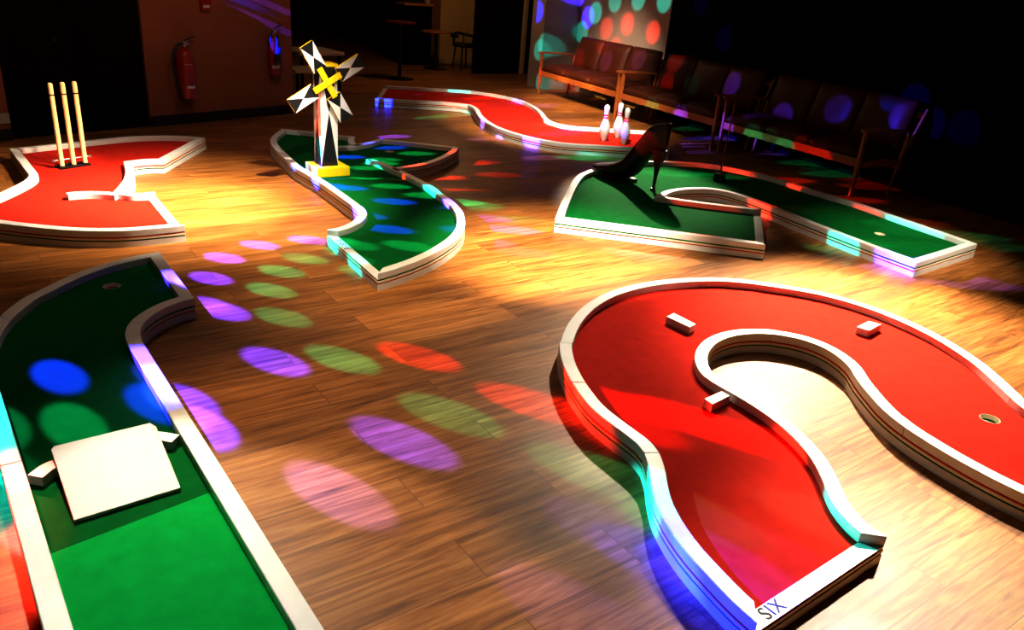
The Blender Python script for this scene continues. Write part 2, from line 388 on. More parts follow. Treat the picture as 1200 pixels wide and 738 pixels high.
# ------------------------------------------------------------------ the six golf courses
def course(key, label, color, holes, dividers=(), seams=(), text=None):
    segs = COURSES[key]
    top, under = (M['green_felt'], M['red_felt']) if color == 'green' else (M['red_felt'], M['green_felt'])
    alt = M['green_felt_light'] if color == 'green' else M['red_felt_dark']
    OUT, INN = [], []
    for side, kind, j, sp, straight, pts in segs:
        L = [V2(p) for p in pts] if straight else smooth_pts(spline(pts), 6)
        if straight and len(L) > 2: L = [L[0], L[-1]]
        if straight and kind == 'rail': L = resample(L, 6)
        w = RAIL_W if kind == 'rail' else .058
        if side == 'o': OUT.append(list(L)); INN.append(offset(L, w))
        else: INN.append(list(L)); OUT.append(offset(L, -w))
    k = len(segs)
    for i in range(k):
        c = segs[(i + 1) % k][2] == 'c'
        join_ends(OUT[i], OUT[(i + 1) % k], c); join_ends(INN[i], INN[(i + 1) % k], c)
    outline = clean([p for L in OUT for p in L])
    cx = sum(p.x for p in outline) / len(outline); cy = sum(p.y for p in outline) / len(outline)
    root = empty('mini_golf_course', (cx, cy, 0)); tag(root, label, 'mini golf course', 'mini golf courses on the wooden floor')
    O = Vector((cx, cy)); loc = lambda L: [p - O for p in L]
    hl = [loc(circle(h, .041)) for h in holes]
    lo = loc(outline)
    MB().prism([lo], 0, Z_LOW).build('lower_frame', M['white'], root, bev=.002)
    MB().prism([inset_loop(lo, .0032)] + hl, Z_LOW, Z_F1).build('underside_felt', under, root)
    MB().prism([lo] + hl, Z_F1, Z_DECK).build('deck_board', M['ply'], root, bev=.001)
    base = MB().prism([inset_loop(lo, .0032)] + hl, Z_DECK, Z_FELT)
    if not seams:
        base.build('felt_surface', top, root)
    else:
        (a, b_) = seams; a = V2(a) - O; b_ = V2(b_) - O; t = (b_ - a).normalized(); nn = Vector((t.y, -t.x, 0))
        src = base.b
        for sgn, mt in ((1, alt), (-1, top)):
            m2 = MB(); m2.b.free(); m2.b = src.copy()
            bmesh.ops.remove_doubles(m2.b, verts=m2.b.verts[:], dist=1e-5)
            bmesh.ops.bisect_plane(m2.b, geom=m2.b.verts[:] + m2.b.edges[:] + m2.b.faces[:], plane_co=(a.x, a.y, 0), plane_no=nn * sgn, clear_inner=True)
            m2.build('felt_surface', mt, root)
        src.free()
    for h in holes:
        MB().lathe([(.0385, Z_F1 + .001), (.0385, Z_FELT + .0008), (.0408, Z_FELT + .0008), (.0408, Z_F1 + .001), (.0385, Z_F1 + .001)], (h[0] - cx, h[1] - cy, 0), 32, cap=False).build('hole_ring', M['ply'], root, smooth=True)
    def rail(A, B, name='rail', z0=Z_FELT, z1=Z_RAIL, mt='white'):
        return MB().strip(A, B, z0, z1).build(name, M[mt], root, smooth=True, bev=.003)
    for i, (side, kind, j, sp, st, pts) in enumerate(segs):
        n = max(len(OUT[i]), len(INN[i]), 4) if not st else 4
        A = loc(resample(OUT[i], n)); B = loc(resample(INN[i], n))
        if kind == 'tee':
            A = loc(resample(offset(OUT[i], .001), 4))
            tb = MB().strip(A, B, Z_FELT, Z_FELT + .003).build('tee_board', M['white'], root)
            if text:
                word, size, start = text
                me = text_mesh(word, size)
                p0, p1 = A[-1], A[0]                      # reads left to right when you stand at the tee
                ux = (p1 - p0).normalized(); uy = Vector((-ux.y, ux.x))
                if uy.dot(B[0] - A[0]) < 0: uy = -uy
                q = p0 + ux * start + uy * .010
                o = bpy.data.objects.new('lettering', me); COL.objects.link(o); o.parent = tb
                o.matrix_local = Matrix(((ux.x, uy.x, 0, q.x), (ux.y, uy.y, 0, q.y), (0, 0, 1, Z_FELT + .0036), (0, 0, 0, 1)))
                o['label'] = 'dark lettering reading ' + word
            continue
        cuts = [0] + [int(round(f * (n - 1))) for f in sp] + [n - 1]
        for a, b_ in zip(cuts, cuts[1:]):
            a_, b2 = A[a:b_ + 1], B[a:b_ + 1]
            if a > 0:      # leave a hair-line joint between two lengths of rail
                a_[0] = a_[0] + (a_[1] - a_[0]).normalized() * .002; b2[0] = b2[0] + (b2[1] - b2[0]).normalized() * .002
            rail(a_, b2)
    for d in dividers:
        L = smooth_pts(spline(d), 4); B = offset(L, RAIL_W)
        rail(loc(L), loc(B), 'divider_rail')
    return root

GOLF = {}
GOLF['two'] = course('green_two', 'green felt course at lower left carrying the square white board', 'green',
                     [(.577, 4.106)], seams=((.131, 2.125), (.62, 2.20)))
GOLF['stumps'] = course('red_stumps', 'red felt course at upper left with three cricket stumps standing on it', 'red', [],
                        dividers=[[(.615, 5.814), (.684, 5.818), (.783, 5.796), (.868, 5.748), (.925, 5.700)]])
GOLF['mill'] = course('green_mill', 'green felt course with the black and white windmill standing on it', 'green',
                      [(3.388, 6.558)], dividers=[[(2.833, 6.742), (2.959, 6.733), (3.045, 6.723), (3.161, 6.764)],
                                                 [(2.963, 6.173), (2.992, 6.179), (3.036, 6.109), (3.058, 5.978), (3.064, 5.819), (3.065, 5.722)]],
                      text=('THREE', .062, .10))
GOLF['pins'] = course('red_pins', 'red felt course at the back with three bowling pins standing on it', 'red', [(6.30, 6.217)])
GOLF['shoe'] = course('green_shoe', 'green felt course with the giant black high heel shoe standing on it', 'green', [(5.714, 2.988)])
GOLF['six'] = course('red_six', 'large red felt course at lower right lettered SIX, shaped like a horseshoe', 'red', [(3.471, 1.122)],
                     text=('SIX', .062, .075))

# ------------------------------------------------------------------ loose wooden blocks on the courses
def block(pts, z0, z1, name, label, cat, group, mt='white'):
    L = [V2(p) for p in pts]; c = sum(L, Vector((0, 0))) / len(L)
    o = MB().prism([[p - c for p in L]], 0, z1 - z0).build(name, M[mt], None, bev=.002)
    o.location = (c.x, c.y, z0); return tag(o, label, cat, group)
BG = 'loose white wooden obstacle blocks'
block([(2.893, 2.498), (2.965, 2.516), (2.963, 2.359), (2.901, 2.343)], Z_REST, Z_RAIL, 'obstacle_block', 'white wooden block lying alone left of centre on the red SIX course', 'block', BG)
block([(3.748, 1.947), (3.885, 1.965), (3.912, 1.905), (3.765, 1.885)], Z_REST, Z_RAIL, 'obstacle_block', 'white wooden block against the far outer rail of the red SIX course', 'block', BG)
block([(2.398, 1.797), (2.520, 1.807), (2.520, 1.762), (2.393, 1.746)], Z_REST, Z_RAIL, 'obstacle_block', 'white wooden block butted against the inner curved rail of the red SIX course', 'block', BG)
def arc_strip(p0, p1, p2, w):
    L = smooth_pts(spline([p0, p1, p2]), 2); return L, offset(L, w)
for pts, lab in ((((.042, 2.492), (.090, 2.536), (.17, 2.556)), 'curved white wooden block left of the square white board'),
                 (((.36, 2.592), (.435, 2.573), (.503, 2.512)), 'curved white wooden block right of the square white board')):
    A, B = arc_strip(*pts, .052)
    c = (A[0] + A[-1]) / 2
    o = MB().strip([p - c for p in A], [p - c for p in B], 0, Z_RAIL - Z_FELT - .005).build('curved_block', M['white'], None, bev=.002)
    o.location = (c.x, c.y, Z_REST); tag(o, lab, 'block', 'curved white blocks beside the square board')
# the square board leans like a ramp: back edge up on the curved blocks, front edge down on the felt
m = MB(); T = [(.1205, 2.569, .1265), (.1305, 2.583, .1280), (.426, 2.590, .1280), (.439, 2.559, .1265), (.433, 2.232, .0790), (.128, 2.218, .0790)]
c = Vector((.28, 2.41, Z_FELT)); n = len(T)
m._add([Vector(p) - c for p in T] + [Vector((p[0], p[1], p[2] - .012)) - c for p in T], [tuple(range(n))[::-1], tuple(range(n, 2 * n))] + [(i, (i + 1) % n, (i + 1) % n + n, i + n) for i in range(n)])
o = m.build('square_board', M['board'], None, bev=.002); o.location = c; tag(o, 'square white board leaning like a ramp between two curved blocks on the green course', 'board')

# ------------------------------------------------------------------ windmill
def windmill():
    X, Y = 2.52, 5.955
    r = empty('toy_windmill', (X, Y, Z_REST)); tag(r, 'black and white harlequin toy windmill with yellow cross and yellow base', 'windmill')
    MB().box((0, 0, .0375), (.275, .255, .075), bev=.003).build('base', M['yellow'], r)
    hw, z0, z1 = .070, .075, .84
    zm = z0 + (z1 - z0) * .55
    t = MB()
    def face(a, b, nrm):
        # a,b: plan corners left/right; painted as a tall triangle below and an upside-down one above
        A0, B0, A1, B1 = (*a, z0), (*b, z0), (*a, z1), (*b, z1)
        mid = ((a[0] + b[0]) / 2, (a[1] + b[1]) / 2, zm); Am, Bm = (*a, zm), (*b, zm)
        t._add([A0, B0, mid], [(0, 1, 2)], 1); t._add([A1, B1, mid], [(0, 1, 2)], 1)
        t._add([A0, mid, A1, Am], [(0, 1, 2, 3)], 0); t._add([B0, Bm, B1, mid], [(0, 1, 2, 3)], 0)
    c = [(-hw - .01, -hw), (hw - .01, -hw), (hw - .01, hw), (-hw - .01, hw)]
    for i in range(4): face(c[i], c[(i + 1) % 4], None)
    t._add([(*p, z1) for p in c], [(0, 1, 2, 3)], 0); t._add([(*p, z0) for p in c], [(3, 2, 1, 0)], 0)
    t.build('tower', [M['offwhite'], M['black']], r)
    MB().box((-.01, 0, z1 + .012), (.15, .15, .024), bev=.002).build('roof_cap', M['yellow'], r)
    hub = Vector((2.483 - X, -.083, .792 - Z_FELT))
    cr = MB()
    for a in (30, 120):
        cr.box(hub + Vector((0, -.030 if a == 30 else -.024, 0)), (.25, .016, .046), mat=Matrix.Rotation(-math.radians(a), 4, 'Y'))
    cr.tube([hub + Vector((0, .02, 0)), hub + Vector((0, -.026, 0))], .011, 12)
    cross = cr.build('cross_arms', M['yellow'], r, bev=.0015)
    for a, r0, r1 in ((30.5, .112, .330), (120, .108, .320), (211, .112, .335), (300, .110, .320)):
        b = MB(); hwid = .058
        y0, y1 = -.020, .004
        P = lambda x, z, y: (x, y, z)
        q = [(r0, -hwid), (r1, -hwid), (r1, hwid), (r0, hwid)]; m = ((r0 + r1) / 2, 0)
        for i in range(4):
            e, f = q[i], q[(i + 1) % 4]
            b._add([P(*e, y0), P(*f, y0), P(*m, y0)], [(0, 1, 2)], 1 if i in (1, 3) else 0)
            b._add([P(*e, y0), P(*f, y0), P(*f, y1), P(*e, y1)], [(0, 1, 2, 3)], 2)
        b._add([P(*e, y1) for e in q], [(0, 1, 2, 3)], 2)
        bl = b.build('sail', [M['offwhite'], M['black'], M['yellow']], r)
        bl.matrix_local = Matrix.Translation(hub + Vector((0, -.004, 0))) @ Matrix.Rotation(-math.radians(a), 4, 'Y') @ Matrix.Rotation(math.radians(5), 4, 'X')
windmill()

# ------------------------------------------------------------------ cricket stumps
def stumps():
    ps = [(.709, 6.657), (.793, 6.689), (.874, 6.723)]
    cx, cy = ps[1]; ang = math.atan2(ps[2][1] - ps[0][1], ps[2][0] - ps[0][0])
    r = empty('cricket_stumps', (cx, cy, Z_REST), ang); tag(r, 'set of three wooden cricket stumps on a dark spring base', 'cricket stumps')
    b = MB()
    b.box((0, .035, .012), (.245, .022, .024), bev=.003); b.box((0, -.02, .008), (.235, .016, .016), bev=.002)
    for x in (-.089, 0, .089):
        b.box((x, .01, .008), (.03, .085, .016), bev=.002)
        b.lathe([(.022, 0), (.022, .02), (.019, .02), (.019, .008)], (x, 0, .002), 20, cap=False)
    base = b.build('stump_base', M['dark_metal'], r)
    br = MB()
    br.tube([(-.135, .012, .062), (.135, .012, .062)], .006, 10)
    for x in (-.138, .138): br.lathe([(0, -.012), (.010, -.008), (.012, 0), (.010, .008), (0, .012)], (x, .012, .062), 12, cap=False)
    br.build('cross_bar', M['steel'], base, smooth=True)
    for x in (-.089, 0, .089):
        s = MB().lathe([(.0165, 0), (.0175, .03), (.0175, .52), (.0172, .527)], (x, 0, .006), 20, 0)
        s.lathe([(.0150, 0), (.0150, .010)], (x, 0, .533), 20, 1)
        s.lathe([(.0172, 0), (.0175, .006), (.0175, .066), (.0150, .076), (.008, .081)], (x, 0, .543), 20, 0)
        s.build('stump', [M['stump'], M['groove']], r, smooth=True)
stumps()

# ------------------------------------------------------------------ bowling pins
def pins():
    prof = [(.0, 0), (.024, 0), (.027, .004), (.034, .03), (.046, .065), (.055, .095), (.0595, .122), (.057, .150), (.048, .185), (.036, .218), (.0265, .245), (.0228, .268), (.0232, .285), (.0262, .31), (.0305, .335), (.0322, .352), (.0300, .370), (.0225, .386), (.010, .394), (0, .395)]
    def band(z0, z1):
        pr = []
        for z in (z0, (z0 + z1) / 2, z1):
            for (r0, a), (r1, b) in zip(prof[1:], prof[2:]):
                if a <= z <= b: pr.append((r0 + (r1 - r0) * (z - a) / (b - a) + .0012, z)); break
        return pr
    root = None
    for (x, y), lab in (((5.927, 6.423), 'bowling pin standing left of the other two on the red course'),
                        ((6.218, 6.519), 'bowling pin standing half hidden behind the front pin'),
                        ((6.034, 6.214), 'front bowling pin, nearest to the high heel shoe')):
        if root is None:
            r = root = empty('bowling_pin', (x, y, Z_REST))
            MB().lathe(prof, n=28, cap=False).build('pin_body', M['pin_white'], r, smooth='all')
            for z0, z1 in ((.246, .262), (.274, .289)):
                MB().lathe(band(z0, z1), n=28, cap=False).build('neck_stripe', M['pin_red'], r, smooth=True)
        else:
            r = copy_tree(root); r.location = (x, y, Z_REST)
        tag(r, lab, 'bowling pin', 'white bowling pins with red neck stripes')
pins()

# ------------------------------------------------------------------ giant high heel
def shoe():
    A, B = Vector((4.82, 5.32)), Vector((4.885, 4.56))
    d = (B - A).normalized(); ang = math.atan2(d.y, d.x)
    r = empty('high_heel_shoe', (A.x, A.y, Z_REST), ang); tag(r, 'giant black high heel court shoe standing on the green course', 'shoe')
    # stations along the shoe from toe to heel: x, sole height, top height, half width, opening
    st = [(.000, .056, .068, .010, 180), (.025, .050, .084, .045, 180), (.09, .043, .098, .078, 180), (.18, .031, .125, .103, 180), (.27, .026, .150, .116, 180),
          (.335, .026, .178, .118, 172), (.40, .030, .205, .114, 150), (.46, .045, .262, .105, 132), (.52, .085, .345, .092, 122), (.58, .165, .440, .082, 116),
          (.635, .260, .515, .078, 113), (.69, .318, .556, .078, 112), (.745, .338, .572, .070, 112), (.785, .345, .578, .048, 112), (.806, .352, .580, .018, 112)]
    nv = 17; vs = []; fs = []
    for x, z0, z1, w, op in st:
        for j in range(nv):
            a = math.radians(-op + 2 * op * j / (nv - 1)); s = math.sin(a); c = -math.cos(a)
            zc = c if op >= 179 else (c + 1) / (1 - math.cos(math.radians(op))) * 2 - 1
            yy = w * math.copysign(abs(s) ** .8, s)
            vs.append((x, yy, z0 + (z1 - z0) * (zc + 1) / 2))
    for i in range(len(st) - 1):
        for j in range(nv - 1): fs.append((i * nv + j, i * nv + j + 1, (i + 1) * nv + j + 1, (i + 1) * nv + j))
    m = MB(); m._add(vs, fs); fsE = [(len(st) - 1) * nv + j for j in range(nv)]
    m._add([vs[i] for i in fsE], [list(range(nv))])
    u = m.build('upper', M['shoe'], r, smooth='all')
    so = u.modifiers.new('thick', 'SOLIDIFY'); so.thickness = .006; so.offset = -1
    sb = u.modifiers.new('sub', 'SUBSURF'); sb.levels = sb.render_levels = 1
    # sole: platform under the ball, rising shank
    L = [(.155, .085), (.17, .095), (.22, .106), (.30, .114), (.40, .108), (.46, .097)]
    pl = [Vector((x, w)) for x, w in L] + [Vector((x, -w)) for x, w in L[::-1]]
    MB().prism([pl], 0, .030).build('platform_sole', M['shoe'], r, bev=.004)
    # stiletto
    h = MB(); secs = []
    for z, x0, x1, w in ((0, .700, .748, .022), (.018, .700, .748, .022), (.022, .714, .741, .012), (.12, .712, .748, .014), (.20, .706, .762, .020), (.26, .690, .784, .036), (.31, .668, .800, .052), (.35, .655, .806, .060)):
        cx, rx = (x0 + x1) / 2, (x1 - x0) / 2
        secs.append([(cx + rx * math.cos(2 * PI * k / 16), w * math.sin(2 * PI * k / 16), z) for k in range(16)])
    vv = [p for s_ in secs for p in s_]; ff = [(i * 16 + k, i * 16 + (k + 1) % 16, (i + 1) * 16 + (k + 1) % 16, (i + 1) * 16 + k) for i in range(len(secs) - 1) for k in range(16)]
    ff += [list(range(16))[::-1], [(len(secs) - 1) * 16 + k for k in range(16)]]
    h._add(vv, ff); h.build('heel', M['shoe'], r, smooth=True)
shoe()

# thin rod on a small dark foot behind the shoe
r = empty('rod_stand', (5.80, 4.66, Z_REST)); tag(r, 'thin red rod standing in a small dark block behind the shoe', 'rod')
MB().box((0, 0, .035), (.10, .08, .07), .4, bev=.004).build('foot_block', M['dark_metal'], r)
MB().tube([(0, 0, .06), (.035, .01, .70)], .006, 8).build('rod', M['ext_red'], r)
# ------------------------------------------------------------------ the room
def slab(name, c, size, mt, rz=0, kind=True):
    o = MB().box((0, 0, 0), size).build(name, M[mt]); o.location = c; o.rotation_euler = (0, 0, rz)
    return structure(o) if kind else o
H = 2.9
slab('floor', (4, 8, -.05), (22, 26, .1), 'floor')
slab('ceiling', (4, 8, H + .05), (22, 26, .1), 'ceiling')
WO = Vector((1.7346, 8.46)); WD = Vector((.9573, .2890)); WN = Vector((.2890, -.9573)); WA = math.atan2(WD.y, WD.x)
def wall_run(name, s0, s1, z0, z1, mt, thick=.14, front=0, struct=True):
    c = WO + WD * ((s0 + s1) / 2) - WN * (thick / 2 - front)
    return slab(name, (c.x, c.y, (z0 + z1) / 2), (s1 - s0, thick, z1 - z0), mt, WA, struct)
wall_run('wall_back_right', .0, 1.727, 0, H, 'wall_brown')
wall_run('wall_back_left', -4.2, -1.27, 0, H, 'wall_brown')
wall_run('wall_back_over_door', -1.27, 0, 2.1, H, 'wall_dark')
wall_run('baseboard_back_right', .0, 1.727, 0, .10, 'skirting', .015, .0152)
wall_run('baseboard_back_left', -4.2, -1.27, 0, .10, 'skirting', .015, .0152)
def door(n, s0, s1):
    c = WO + WD * ((s0 + s1) / 2)
    r = empty('door_%d' % n, (c.x, c.y, 0), WA); structure(r); w = s1 - s0
    MB().box((0, .05, 1.05), (w - .006, .045, 2.09), bev=.004).build('door_leaf', M['door_dark'], r)
    for z in (.55, 1.5): MB().box((0, .024, z), (w - .22, .012, .75), bev=.008).build('door_panel', M['door_dark'], r)
    x = (w / 2 - .05) * (1 if n == 1 else -1)
    MB().tube([(x * .55, .03, .83), (x * .55, -.012, .83)], .016, 14).build('door_knob', M['dark_metal'], r)
door(1, -1.27, -.636); door(2, -.634, 0)

# everything fixed on the brown wall
def on_wall(s, z, out=0): p = WO + WD * s + WN * out; return (p.x, p.y, z)
def extinguisher(s, z, rad, hgt, label, co2):
    p = on_wall(s, z, rad + .012); r = empty('fire_extinguisher', p, WA); tag(r, label, 'fire extinguisher', 'fire extinguishers hung on the brown wall')
    prof = [(0, 0), (rad * .8, 0), (rad, .015), (rad, hgt * .82), (rad * .96, hgt * .88), (rad * .78, hgt * .95), (rad * .4, hgt), (rad * .22, hgt + .012), (0, hgt + .012)]
    MB().lathe(prof, n=28, cap=False).build('cylinder_body', M['ext_red'], r, smooth=True)
    v = MB().lathe([(.018, 0), (.018, .03), (.024, .034), (.024, .055), (.012, .06)], (0, 0, hgt + .006), 16)
    v.box((.0, -.02, hgt + .05), (.05, .05, .03), bev=.006); v.build('valve', M['steel'], r, smooth=True)
    k = MB(); k.box((.055, -.02, hgt + .092), (.12, .02, .008), mat=Matrix.Rotation(-.35, 4, 'Y')); k.box((.05, -.02, hgt + .058), (.10, .02, .008), mat=Matrix.Rotation(-.1, 4, 'Y'))
    k.build('squeeze_handle', M['ext_black'], r, bev=.002)
    if not co2:
        MB().tube([(-.02, -.03, hgt + .05), (-.08, -.035, hgt + .04), (-.135, -.035, hgt - .04), (-.150, -.03, hgt * .72), (-.135, -.03, hgt * .48), (-.10, -.035, hgt * .25), (-.085, -.04, hgt * .10)], .012, 10).build('hose', M['ext_black'], r, smooth=True)
        MB().lathe([(.010, 0), (.016, .05), (.012, .09)], (-.088, -.042, 0), 12).build('hose_nozzle', M['ext_black'], r, smooth=True)
    else:
        MB().tube([(-.02, -.03, hgt + .05), (-.06, -.05, hgt + .02), (-.075, -.065, hgt * .85)], .012, 10).build('hose', M['ext_black'], r, smooth=True)
        MB().lathe([(.040, 0), (.036, .03), (.018, .17), (.014, .28)], (-.02, -rad - .045, hgt * .36), 16).build('discharge_horn', M['ext_black'], r, smooth=True)
    def band(z0, z1, a0, a1, mt, rr):
        m = MB(); n = 10; A = [Vector((rr * math.sin(a), -rr * math.cos(a))) for a in [a0 + (a1 - a0) * i / n for i in range(n + 1)]]
        m.strip(A, [p * .985 for p in A], z0, z1); m.build('label', M[mt], r)
    if co2:
        band(hgt * .20, hgt * .28, -.9, .9, 'label', rad + .0015)
        MB().box((-.02, -rad - .092, hgt * .63), (.035, .004, .09), bev=.001).build('label', M['blue_label'], r)
    else:
        band(hgt * .23, hgt * .285, -.5, .75, 'label', rad + .0015)
        MB().tube([(rad * .9 * math.sin(a), -rad * 1.0 * math.cos(a) - .003, hgt * .70) for a in [-.6 + .15 * i for i in range(9)]], .0025, 6).build('gauge_line', M['label'], r)
    for h in (.25, .8): MB().box((0, rad * .5, hgt * h), (.05, rad + .02, .03)).build('bracket', M['ext_black'], r)
extinguisher(.36, .26, .082, .49, 'larger red fire extinguisher with a black side hose, left on the brown wall', False)
extinguisher(1.43, .44, .056, .42, 'smaller fire extinguisher with black horn, right on the brown wall', True)
r = empty('fire_call_point', on_wall(.675, 1.09, .0), WA); tag(r, 'small red box with a white label fixed high on the brown wall', 'alarm box')
MB().box((0, -.02, .07), (.105, .04, .14), bev=.006).build('box_body', M['ext_red'], r)
MB().box((0, -.041, .045), (.07, .004, .026)).build('label', M['label'], r)
for s, lab in ((-1.405, 'left one of two pale wall sockets beside the dark door'), (-1.312, 'right one of two pale wall sockets beside the dark door')):
    r = empty('wall_socket', on_wall(s, .19), WA); tag(r, lab, 'socket', 'pale wall sockets low beside the dark door')
    MB().box((0, -.005, 0), (.085, .011, .085), bev=.003).build('face_plate', M['plastic'], r)
    MB().box((.02, -.012, .018), (.012, .006, .022)).build('switch', M['plastic'], r)

# wall behind the settees: row frame, s runs away from the camera, v towards the wall
P1 = Vector((7.378, 7.83)); SD = Vector((.141, .990)); SN = Vector((.990, -.141)); SA = math.atan2(SD.y, SD.x)
def sv(s, v): p = P1 + SD * s + SN * v; return p
def row_slab(name, s0, s1, v0, v1, z0, z1, mt):
    c = sv((s0 + s1) / 2, (v0 + v1) / 2)
    return slab(name, (c.x, c.y, (z0 + z1) / 2), (s1 - s0, v1 - v0, z1 - z0), mt, SA)
row_slab('wall_right_lit', .2, 3.05, .92, 1.06, 0, H, 'wall_grey')
row_slab('wall_right_stub', 2.64, 3.05, .30, .92, 0, H, 'wall_grey')
row_slab('wall_right_black', -10.5, .235, .86, 1.0, 0, H, 'curtain')
slab('wall_partition', (8.44, 12.25, H / 2), (.96, .1, H), 'door_dark')
slab('trim_1', (8.99, 12.22, H / 2), (.07, .1, H), 'cream')
slab('wall_end', (4, 20.05, H / 2), (22, .1, H), 'wall_dark')
slab('wall_end_right', (10.3, 13.75, H / 2), (6.1, .1, H), 'wall_dark')
slab('wall_left', (-4.0, 6, H / 2), (.1, 26, H), 'wall_dark')
slab('wall_front', (4, -4.5, H / 2), (22, .1, H), 'wall_dark')
slab('wall_outer_right', (14.6, 8, H / 2), (.1, 26, H), 'wall_dark')
slab('door_3', (8.42, 13.66, 1.05), (.72, .05, 2.1), 'beige')
slab('trim_2', (7.94, 13.66, H / 2), (.24, .08, H), 'col_brown')
slab('trim_3', (7.785, 13.66, H / 2), (.07, .08, H), 'cream')
slab('trim_4', (8.80, 13.66, 1.05), (.05, .08, 2.1), 'cream')

# ------------------------------------------------------------------ settees
def cushion(name, c, size, par, tilt=0, puff=.018, seam=False):
    m = MB(); nx, ny = 10, 10; sx, sy, sz = size; rows = []
    def e(u): return max(0, 1 - abs(u) ** 5) ** .42
    for sg in (-1, 1):
        for i in range(nx + 1):
            for j in range(ny + 1):
                u, v = -1 + 2 * i / nx, -1 + 2 * j / ny
                k = e(u) * e(v)
                rows.append((u * sx / 2, v * sy / 2, sg * (sz / 2 * (.30 + .70 * k) + puff * (1 - u * u) * (1 - v * v))))
    W = nx + 1; N = W * (ny + 1); fs = []
    for i in range(nx):
        for j in range(ny):
            a = i * W + j; q = (a, a + 1, a + W + 1, a + W); fs.append(q); fs.append(tuple(x + N for x in q[::-1]))
    edge = [j for j in range(ny)] + [i * W + ny for i in range(nx)] + [nx * W + j for j in range(ny, 0, -1)] + [i * W for i in range(nx, 0, -1)]
    for a, b in zip(edge, edge[1:] + edge[:1]): fs.append((a, a + N, b + N, b))
    m._add(rows, fs); o = m.build(name, M['leather'], par, smooth='all')
    o.matrix_local = Matrix.Translation(c) @ Matrix.Rotation(tilt, 4, 'X')
    d = o.modifiers.new('sub', 'SUBSURF'); d.levels = d.render_levels = 1
    return o
def settee(s_near, L, label):
    p = sv(s_near, 0); r = empty('settee', (p.x, p.y, 0), SA); tag(r, label, 'sofa', 'teak settees in a row along the black wall')
    # local x: along the row away from the camera, local -y: towards the wall
    D = .74
    f = MB(); f.box((L / 2, -.025, .315), (L - .04, .03, .075), bev=.006); f.build('front_rail', M['teak'], r)
    f = MB(); f.box((L / 2, -D + .10, .27), (L - .04, .03, .07), bev=.006); f.build('back_rail', M['teak'], r)
    f = MB()
    for x in [.15 + (L - .3) * i / 6 for i in range(7)]: f.box((x, -D / 2 + .02, .27), (.05, D - .14, .012))
    f.build('seat_slats', M['teak'], r)
    f = MB(); f.box((L / 2, -D - .035, .74), (L - .05, .025, .06), mat=Matrix.Rotation(.22, 4, 'X'), bev=.005); f.box((L / 2, -D + .02, .48), (L - .05, .02, .05), mat=Matrix.Rotation(.22, 4, 'X'), bev=.005)
    f.build('back_frame', M['teak'], r)
    for x in (.022, L - .022):
        f = MB()
        f._add([(x + dx * k, -.0 - (.045 * (dy > 0)) * k2 - .002, z) for z, k, k2 in ((0, .6, .65), (.30, 1, 1), (.60, .8, .9)) for dx, dy in ((-.018, 0), (.018, 0), (.018, 1), (-.018, 1))],
               [(0, 3, 2, 1), (8, 9, 10, 11)] + [(a * 4 + i, a * 4 + (i + 1) % 4, (a + 1) * 4 + (i + 1) % 4, (a + 1) * 4 + i) for a in (0, 1) for i in range(4)])
        f.build('leg', M['teak'], r, bev=.004)
        f = MB(); f.tube([(x, -D + .20, 0), (x, -D + .16, .30), (x, -D + .12, .59)], [.014, .018, .015], 10); f.tube([(x, -D + .16, .28), (x, -D - .05, .80)], [.016, .013], 10)
        f.build('leg', M['teak'], r, smooth=True)
        f = MB(); f._add([(x + sx * w, y, z + dz) for y, z, w in ((.035, .600, .018), (-.02, .606, .026), (-.30, .602, .024), (-.58, .590, .018)) for sx, dz in ((-1, 0), (1, 0), (1, .024), (-1, .024))],
                         [(0, 1, 2, 3), (12, 15, 14, 13)] + [(a * 4 + i, (a + 1) * 4 + i, (a + 1) * 4 + (i + 1) % 4, a * 4 + (i + 1) % 4) for a in range(3) for i in range(4)])
        f.build('armrest', M['teak'], r, bev=.005)
        f = MB(); f.box((x, -D / 2 + .04, .30), (.026, D - .22, .055), bev=.004); f.build('side_rail', M['teak'], r)
    w = (L - .10) / 3
    for i in range(3):
        x = .05 + w * (i + .5)
        cushion('seat_cushion', (x, -.30, .388), (w - .004, .60, .155), r)
        cushion('back_cushion', (x, -.635, .640), (w - .006, .50, .13), r, tilt=PI / 2 + .27 - PI)
    return r
settee(.015, 2.15, 'teak and brown leather settee in the far corner, in front of the lit wall')
settee(-1.945, 1.92, 'teak and brown leather settee in the middle of the row, behind the pins')
settee(-3.93, 1.90, 'teak and brown leather settee nearest the camera, in the darkest part of the row')

# ------------------------------------------------------------------ furniture in the dark room beyond
def round_table(x, y, R, hgt, label, mt):
    r = empty('round_table', (x, y, 0)); tag(r, label, 'table')
    MB().lathe([(0, -.03), (R - .02, -.03), (R, -.02), (R, 0), (0, 0)], (0, 0, hgt), 36, cap=False).build('table_top', M[mt], r, smooth=True)
    MB().lathe([(.04, 0), (.03, .05), (.03, hgt - .03)], n=14).build('table_post', M['dark_metal'], r)
    MB().lathe([(0, 0), (.22, 0), (.22, .015), (.05, .035), (0, .035)], n=24, cap=False).build('table_foot', M['dark_metal'], r)
round_table(7.53, 12.85, .27, .65, 'small round table with an orange edge beside the bright beige door', 'table_wood')
round_table(6.15, 11.6, .24, .87, 'tall round table with a dim red edge in the dark background', 'red_vinyl')
r = empty('armchair', (8.07, 12.75, 0)); tag(r, 'dark chair with a curved back, silhouetted against the beige door', 'chair')
MB().lathe([(0, 0), (.20, 0), (.22, .02), (.22, .05), (.19, .065), (0, .065)], (0, 0, .40), 24, cap=False).build('seat', M['black'], r, smooth=True)
MB().tube([(.24 * math.cos(a), .24 * math.sin(a), .62 - .04 * abs(math.cos(a))) for a in [PI * (-.15 + 1.3 * i / 16) for i in range(17)]], .026, 10).build('back_hoop', M['black'], r, smooth=True)
